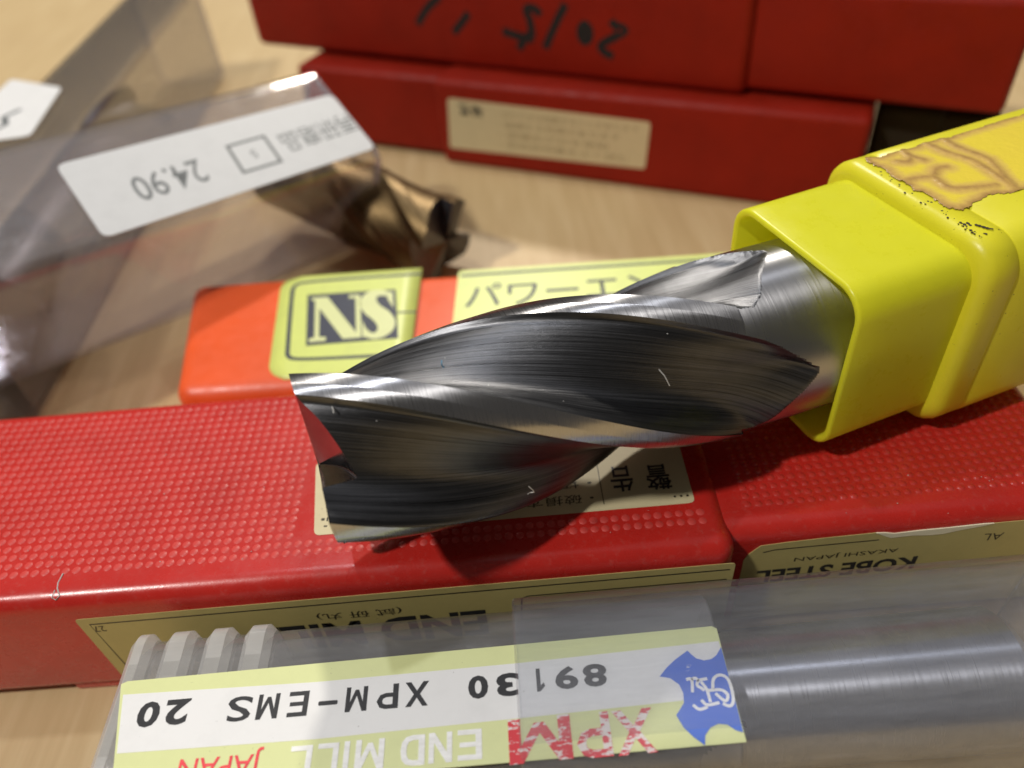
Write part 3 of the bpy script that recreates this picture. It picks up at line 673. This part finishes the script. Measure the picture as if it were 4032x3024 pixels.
# ------------------------------------------------------------ clear tube in front
tb = thing('storage_tube', (0, 5.0, 0), 'clear square storage tube with a lime and white label, in front of the red case', 'tool tube', (0, 0, R(-1.2)))
rtube('inner_tube', -5.9, 2.45, 1.22, 1.22, 0.58, 0.13, M_milky, tb, cy=.03, cz=1.35)
plate('end_wall', -5.94, -5.80, 1.10, 1.10, .5, M_rib, tb, cy=.03, cz=1.35)
for x0, x1 in ((-5.98, -5.64), (-5.47, -5.03), (-4.87, -4.45), (-4.30, -3.87)):
    rtube('rib', x0, x1, 1.235, 1.225, 0.30, 0.34, M_rib, tb, cy=.03, cz=1.345, lip=0.10)
rtube('outer_tube', -.36, 7.45, 1.35, 1.35, 0.55, 0.10, M_outer, tb, cy=.02, cz=1.35)
plate('outer_end_wall', 7.33, 7.45, 1.24, 1.24, .45, M_outer, tb, cy=.02, cz=1.35)
TT = on_top(2.573)
lb = flat('product_label', [[(-5.88, .38), (-5.80, .415), (2.40, .49), (2.46, .45), (2.45, -1.10), (-5.52, -1.12)]], TT, 0.001, 0.004, M_limepale, tb)
flat('label_band', [[(-5.80, .22), (-3.07, .165), (-.3, .19), (2.44, .26), (2.43, -.50), (-.3, -.565), (-3.0, -.615), (-5.62, -.585)]], TT, 0.005, 0.002, M_white, lb)
def chars(s, spans, y0, y1, mat, bold):
    for ch, (a, b) in zip(s, spans):
        if ch in GLYPH: glyph(ch, (a, b, y0, y1), TT, 0.007, mat, lb)
        else: lettering(ch, (a, b, y0, y1), TT, 0.007, mat, lb, bold=bold if ch != 'S' else .012)
chars('02', [(-5.50, -5.20), (-5.13, -4.80)], -.27, .085, M_black, .035)
chars('SME-', [(-4.27, -3.94), (-3.86, -3.57), (-3.44, -3.17)], -.295, .05, M_black, .035)
flat('lettering', [rpoly(-3.03, -2.77, -.175, -.115, .02)], TT, 0.007, 0.003, M_black, lb)
chars('MPX', [(-2.66, -2.37), (-2.24, -1.95), (-1.86, -1.54)], -.295, .045, M_black, .035)
chars('03', [(-1.01, -.74), (-.63, -.33)], -.265, .06, M_black, .035)
chars('198', [(-.14, .04), (.16, .47), (.54, .86)], -.235, .085, M_black, .035)
for ch, a, b, d in (('E', -1.15, -.84, .012), ('N', -1.52, -1.22, .006), ('D', -1.88, -1.57, 0), ('M', -2.46, -2.09, -.006), ('I', -2.61, -2.54, -.008), ('L', -2.95, -2.68, -.012), ('L', -3.30, -3.02, -.016)):
    glyph(ch, (a, b, -1.05 + d, -.67 + d), TT, 0.007, M_whiteink, lb)
lettering('JAPAN', (-4.74, -3.66, -1.00, -.65), TT, 0.007, M_redink, lb, bold=.004, skew=-.01)
for ch, a, b in (('X', .84, 1.36), ('P', .36, .80), ('M', -.50, .30)): glyph(ch, (a, b, -1.14, -.58), TT, 0.007, M_redworn if ch != 'M' else M_redworn2, lb, skew=.02)
lg = [(1.99, .16), (1.79, .04), (1.66, -.06), (1.55, -.17), (1.68, -.205), (1.78, -.30), (1.81, -.42), (1.79, -.55), (1.66, -.70), (1.72, -.86), (1.82, -.99), (1.935, -1.10), (1.965, -.98), (2.05, -.89), (2.16, -.85), (2.27, -.87), (2.36, -.95), (2.44, -.98), (2.45, -.43), (2.45, .17), (2.41, .12), (2.36, .06), (2.28, .01), (2.18, 0), (2.08, .04), (2.03, .10)]
em = flat('emblem', [lg], TT, 0.009, 0.002, M_blueworn, lb)
mono = [[(1.885, -.245), (1.955, -.25), (1.93, -.42)], [(1.955, -.25), (2.01, -.235), (2.04, -.28)], [(2.16, -.255), (2.05, -.27), (2.01, -.33), (2.05, -.37), (2.09, -.41)], [(2.07, -.29), (2.12, -.40), (2.13, -.57)], [(2.02, -.53), (2.08, -.60), (2.24, -.585)], [(2.14, -.415), (2.30, -.42), (2.37, -.49), (2.32, -.57), (2.22, -.46)], [(2.20, -.40), (2.24, -.27), (2.33, -.22), (2.42, -.27), (2.44, -.42), (2.42, -.58), (2.36, -.64), (2.28, -.60)], [(1.90, -.585), (1.97, -.65), (2.08, -.625)]]
flat('lettering', [stroke(smooth_line(l, 5), .040) for l in mono], TT, 0.011, 0.002, M_whiteink, em)
tm = thing('end_mill', None, 'steel end mill with dark flutes shut inside the front clear tube', 'end mill', mat=axis_matrix((-4.3, 5.10, 1.33), -1.2, 0))
make_mill(tm, 1.0, 34, 6.3, 6.9, 7.0, 40, (M_dark, M_dark, M_dark, M_tubesteel), detail=.5, tail=[(10.78, .99), (10.92, .88)])

# ------------------------------------------------------------ lint on the metal
def on_mill(s, ang, h=0.01):
    a = R(ang); rr = 1.25 + h; p = mill.matrix_world @ Vector((s, -rr * math.cos(a), rr * math.sin(a))); return p

def lint(name, s0, ang, shape, r, mat, label, cat):
    o0 = on_mill(s0, ang, 0.012); ax = (mill.matrix_world.to_3x3() @ Vector((1, 0, 0))).normalized(); nrm = (on_mill(s0, ang, 1.0) - o0).normalized(); sd = nrm.cross(ax)
    fibre(name, [o0 + ax * x + sd * y + nrm * z for x, y, z in shape], r, mat, label, cat)

lint('lint_fibre', 1.93, 84, [(0, -.05, 0), (-.015, -.02, .05), (0, .03, .06), (.012, .06, .02)], .008, M_bluelint, 'tiny blue fibre standing on the land of the end mill', 'fibre')
lint('lint_fibre', 4.75, 36, [(-.05, .13, 0), (0, .03, .02), (.02, -.04, .02), (.05, -.13, .0)], .008, M_lint, 'thin pale straight fibre in the middle flute of the end mill', 'fibre')
lint('lint_fibre', 2.65, -20, [(0, .09, .0), (.05, .03, .05), (.07, -.05, .06), (.03, -.10, .03), (-.02, -.07, .05)], .010, M_lint, 'pale curled fibre hanging at the lower edge of the end mill', 'fibre')
lint('lint_fibre', 1.28, 68, [(-.05, -.03, 0), (-.02, .0, .02), (.02, -.02, .02), (.05, .03, .02)], .006, M_lint, 'short pale wavy fibre on the upper land near the tip', 'fibre')
lint('lint_fibre', .42, 74, [(0, .05, .0), (.005, .0, .03), (0, -.06, .02)], .011, M_lint, 'stubby pale fibre under the first land near the tip corner', 'fibre')
def case_pt(x, y, z): return case.matrix_world @ Vector((x, y, z))
bpy.context.view_layer.update()
fibre('lint_fibre', [case_pt(-10.38, .52, 2.78), case_pt(-10.40, .36, 2.77), case_pt(-10.37, .26, 2.77), case_pt(-10.31, .15, 2.735), case_pt(-10.36, .10, 2.70), case_pt(-10.43, .13, 2.72), case_pt(-10.40, .24, 2.765)], .010, M_lint, 'pale looped fibre at the front edge of the red dotted case', 'fibre')
def specks(name, parent, pts, r0, r1, mat):
    vs, fs = [], []
    for p in pts:
        r = random.uniform(r0, r1); b = len(vs)
        for d in ((1, 0, 0), (0, 1, 0), (-1, 0, 0), (0, -1, 0), (0, 0, .8), (0, 0, -.5)):
            vs.append(Vector(p) + Vector(d) * r * random.uniform(.6, 1.3))
        fs += [(b + i, b + (i + 1) % 4, b + 4) for i in range(4)] + [(b + (i + 1) % 4, b + i, b + 5) for i in range(4)]
    return tag(pyd(name, vs, fs, mat, parent), kind='stuff')
mi = mill.matrix_world.inverted()
specks('dust_specks', mill, [mi @ on_mill(random.uniform(.1, 6.5), random.uniform(-25, 120), random.uniform(-.30, -.05)) for i in range(0)] + [mi @ on_mill(s, a_, .004) for s, a_ in ((.9, 60), (1.5, 58), (2.4, 62), (3.3, 40), (4.1, 20), (5.0, 62), (5.6, 80), (2.0, 90), (6.4, 70))], .006, .012, M_lint)
specks('dust_specks', case, [(random.uniform(-13, -.4), random.uniform(.3, 4.2), 2.782) for i in range(70)] + [(random.uniform(.2, 5), random.uniform(.3, 3.5), 2.694) for i in range(16)], .006, .013, M_lint)
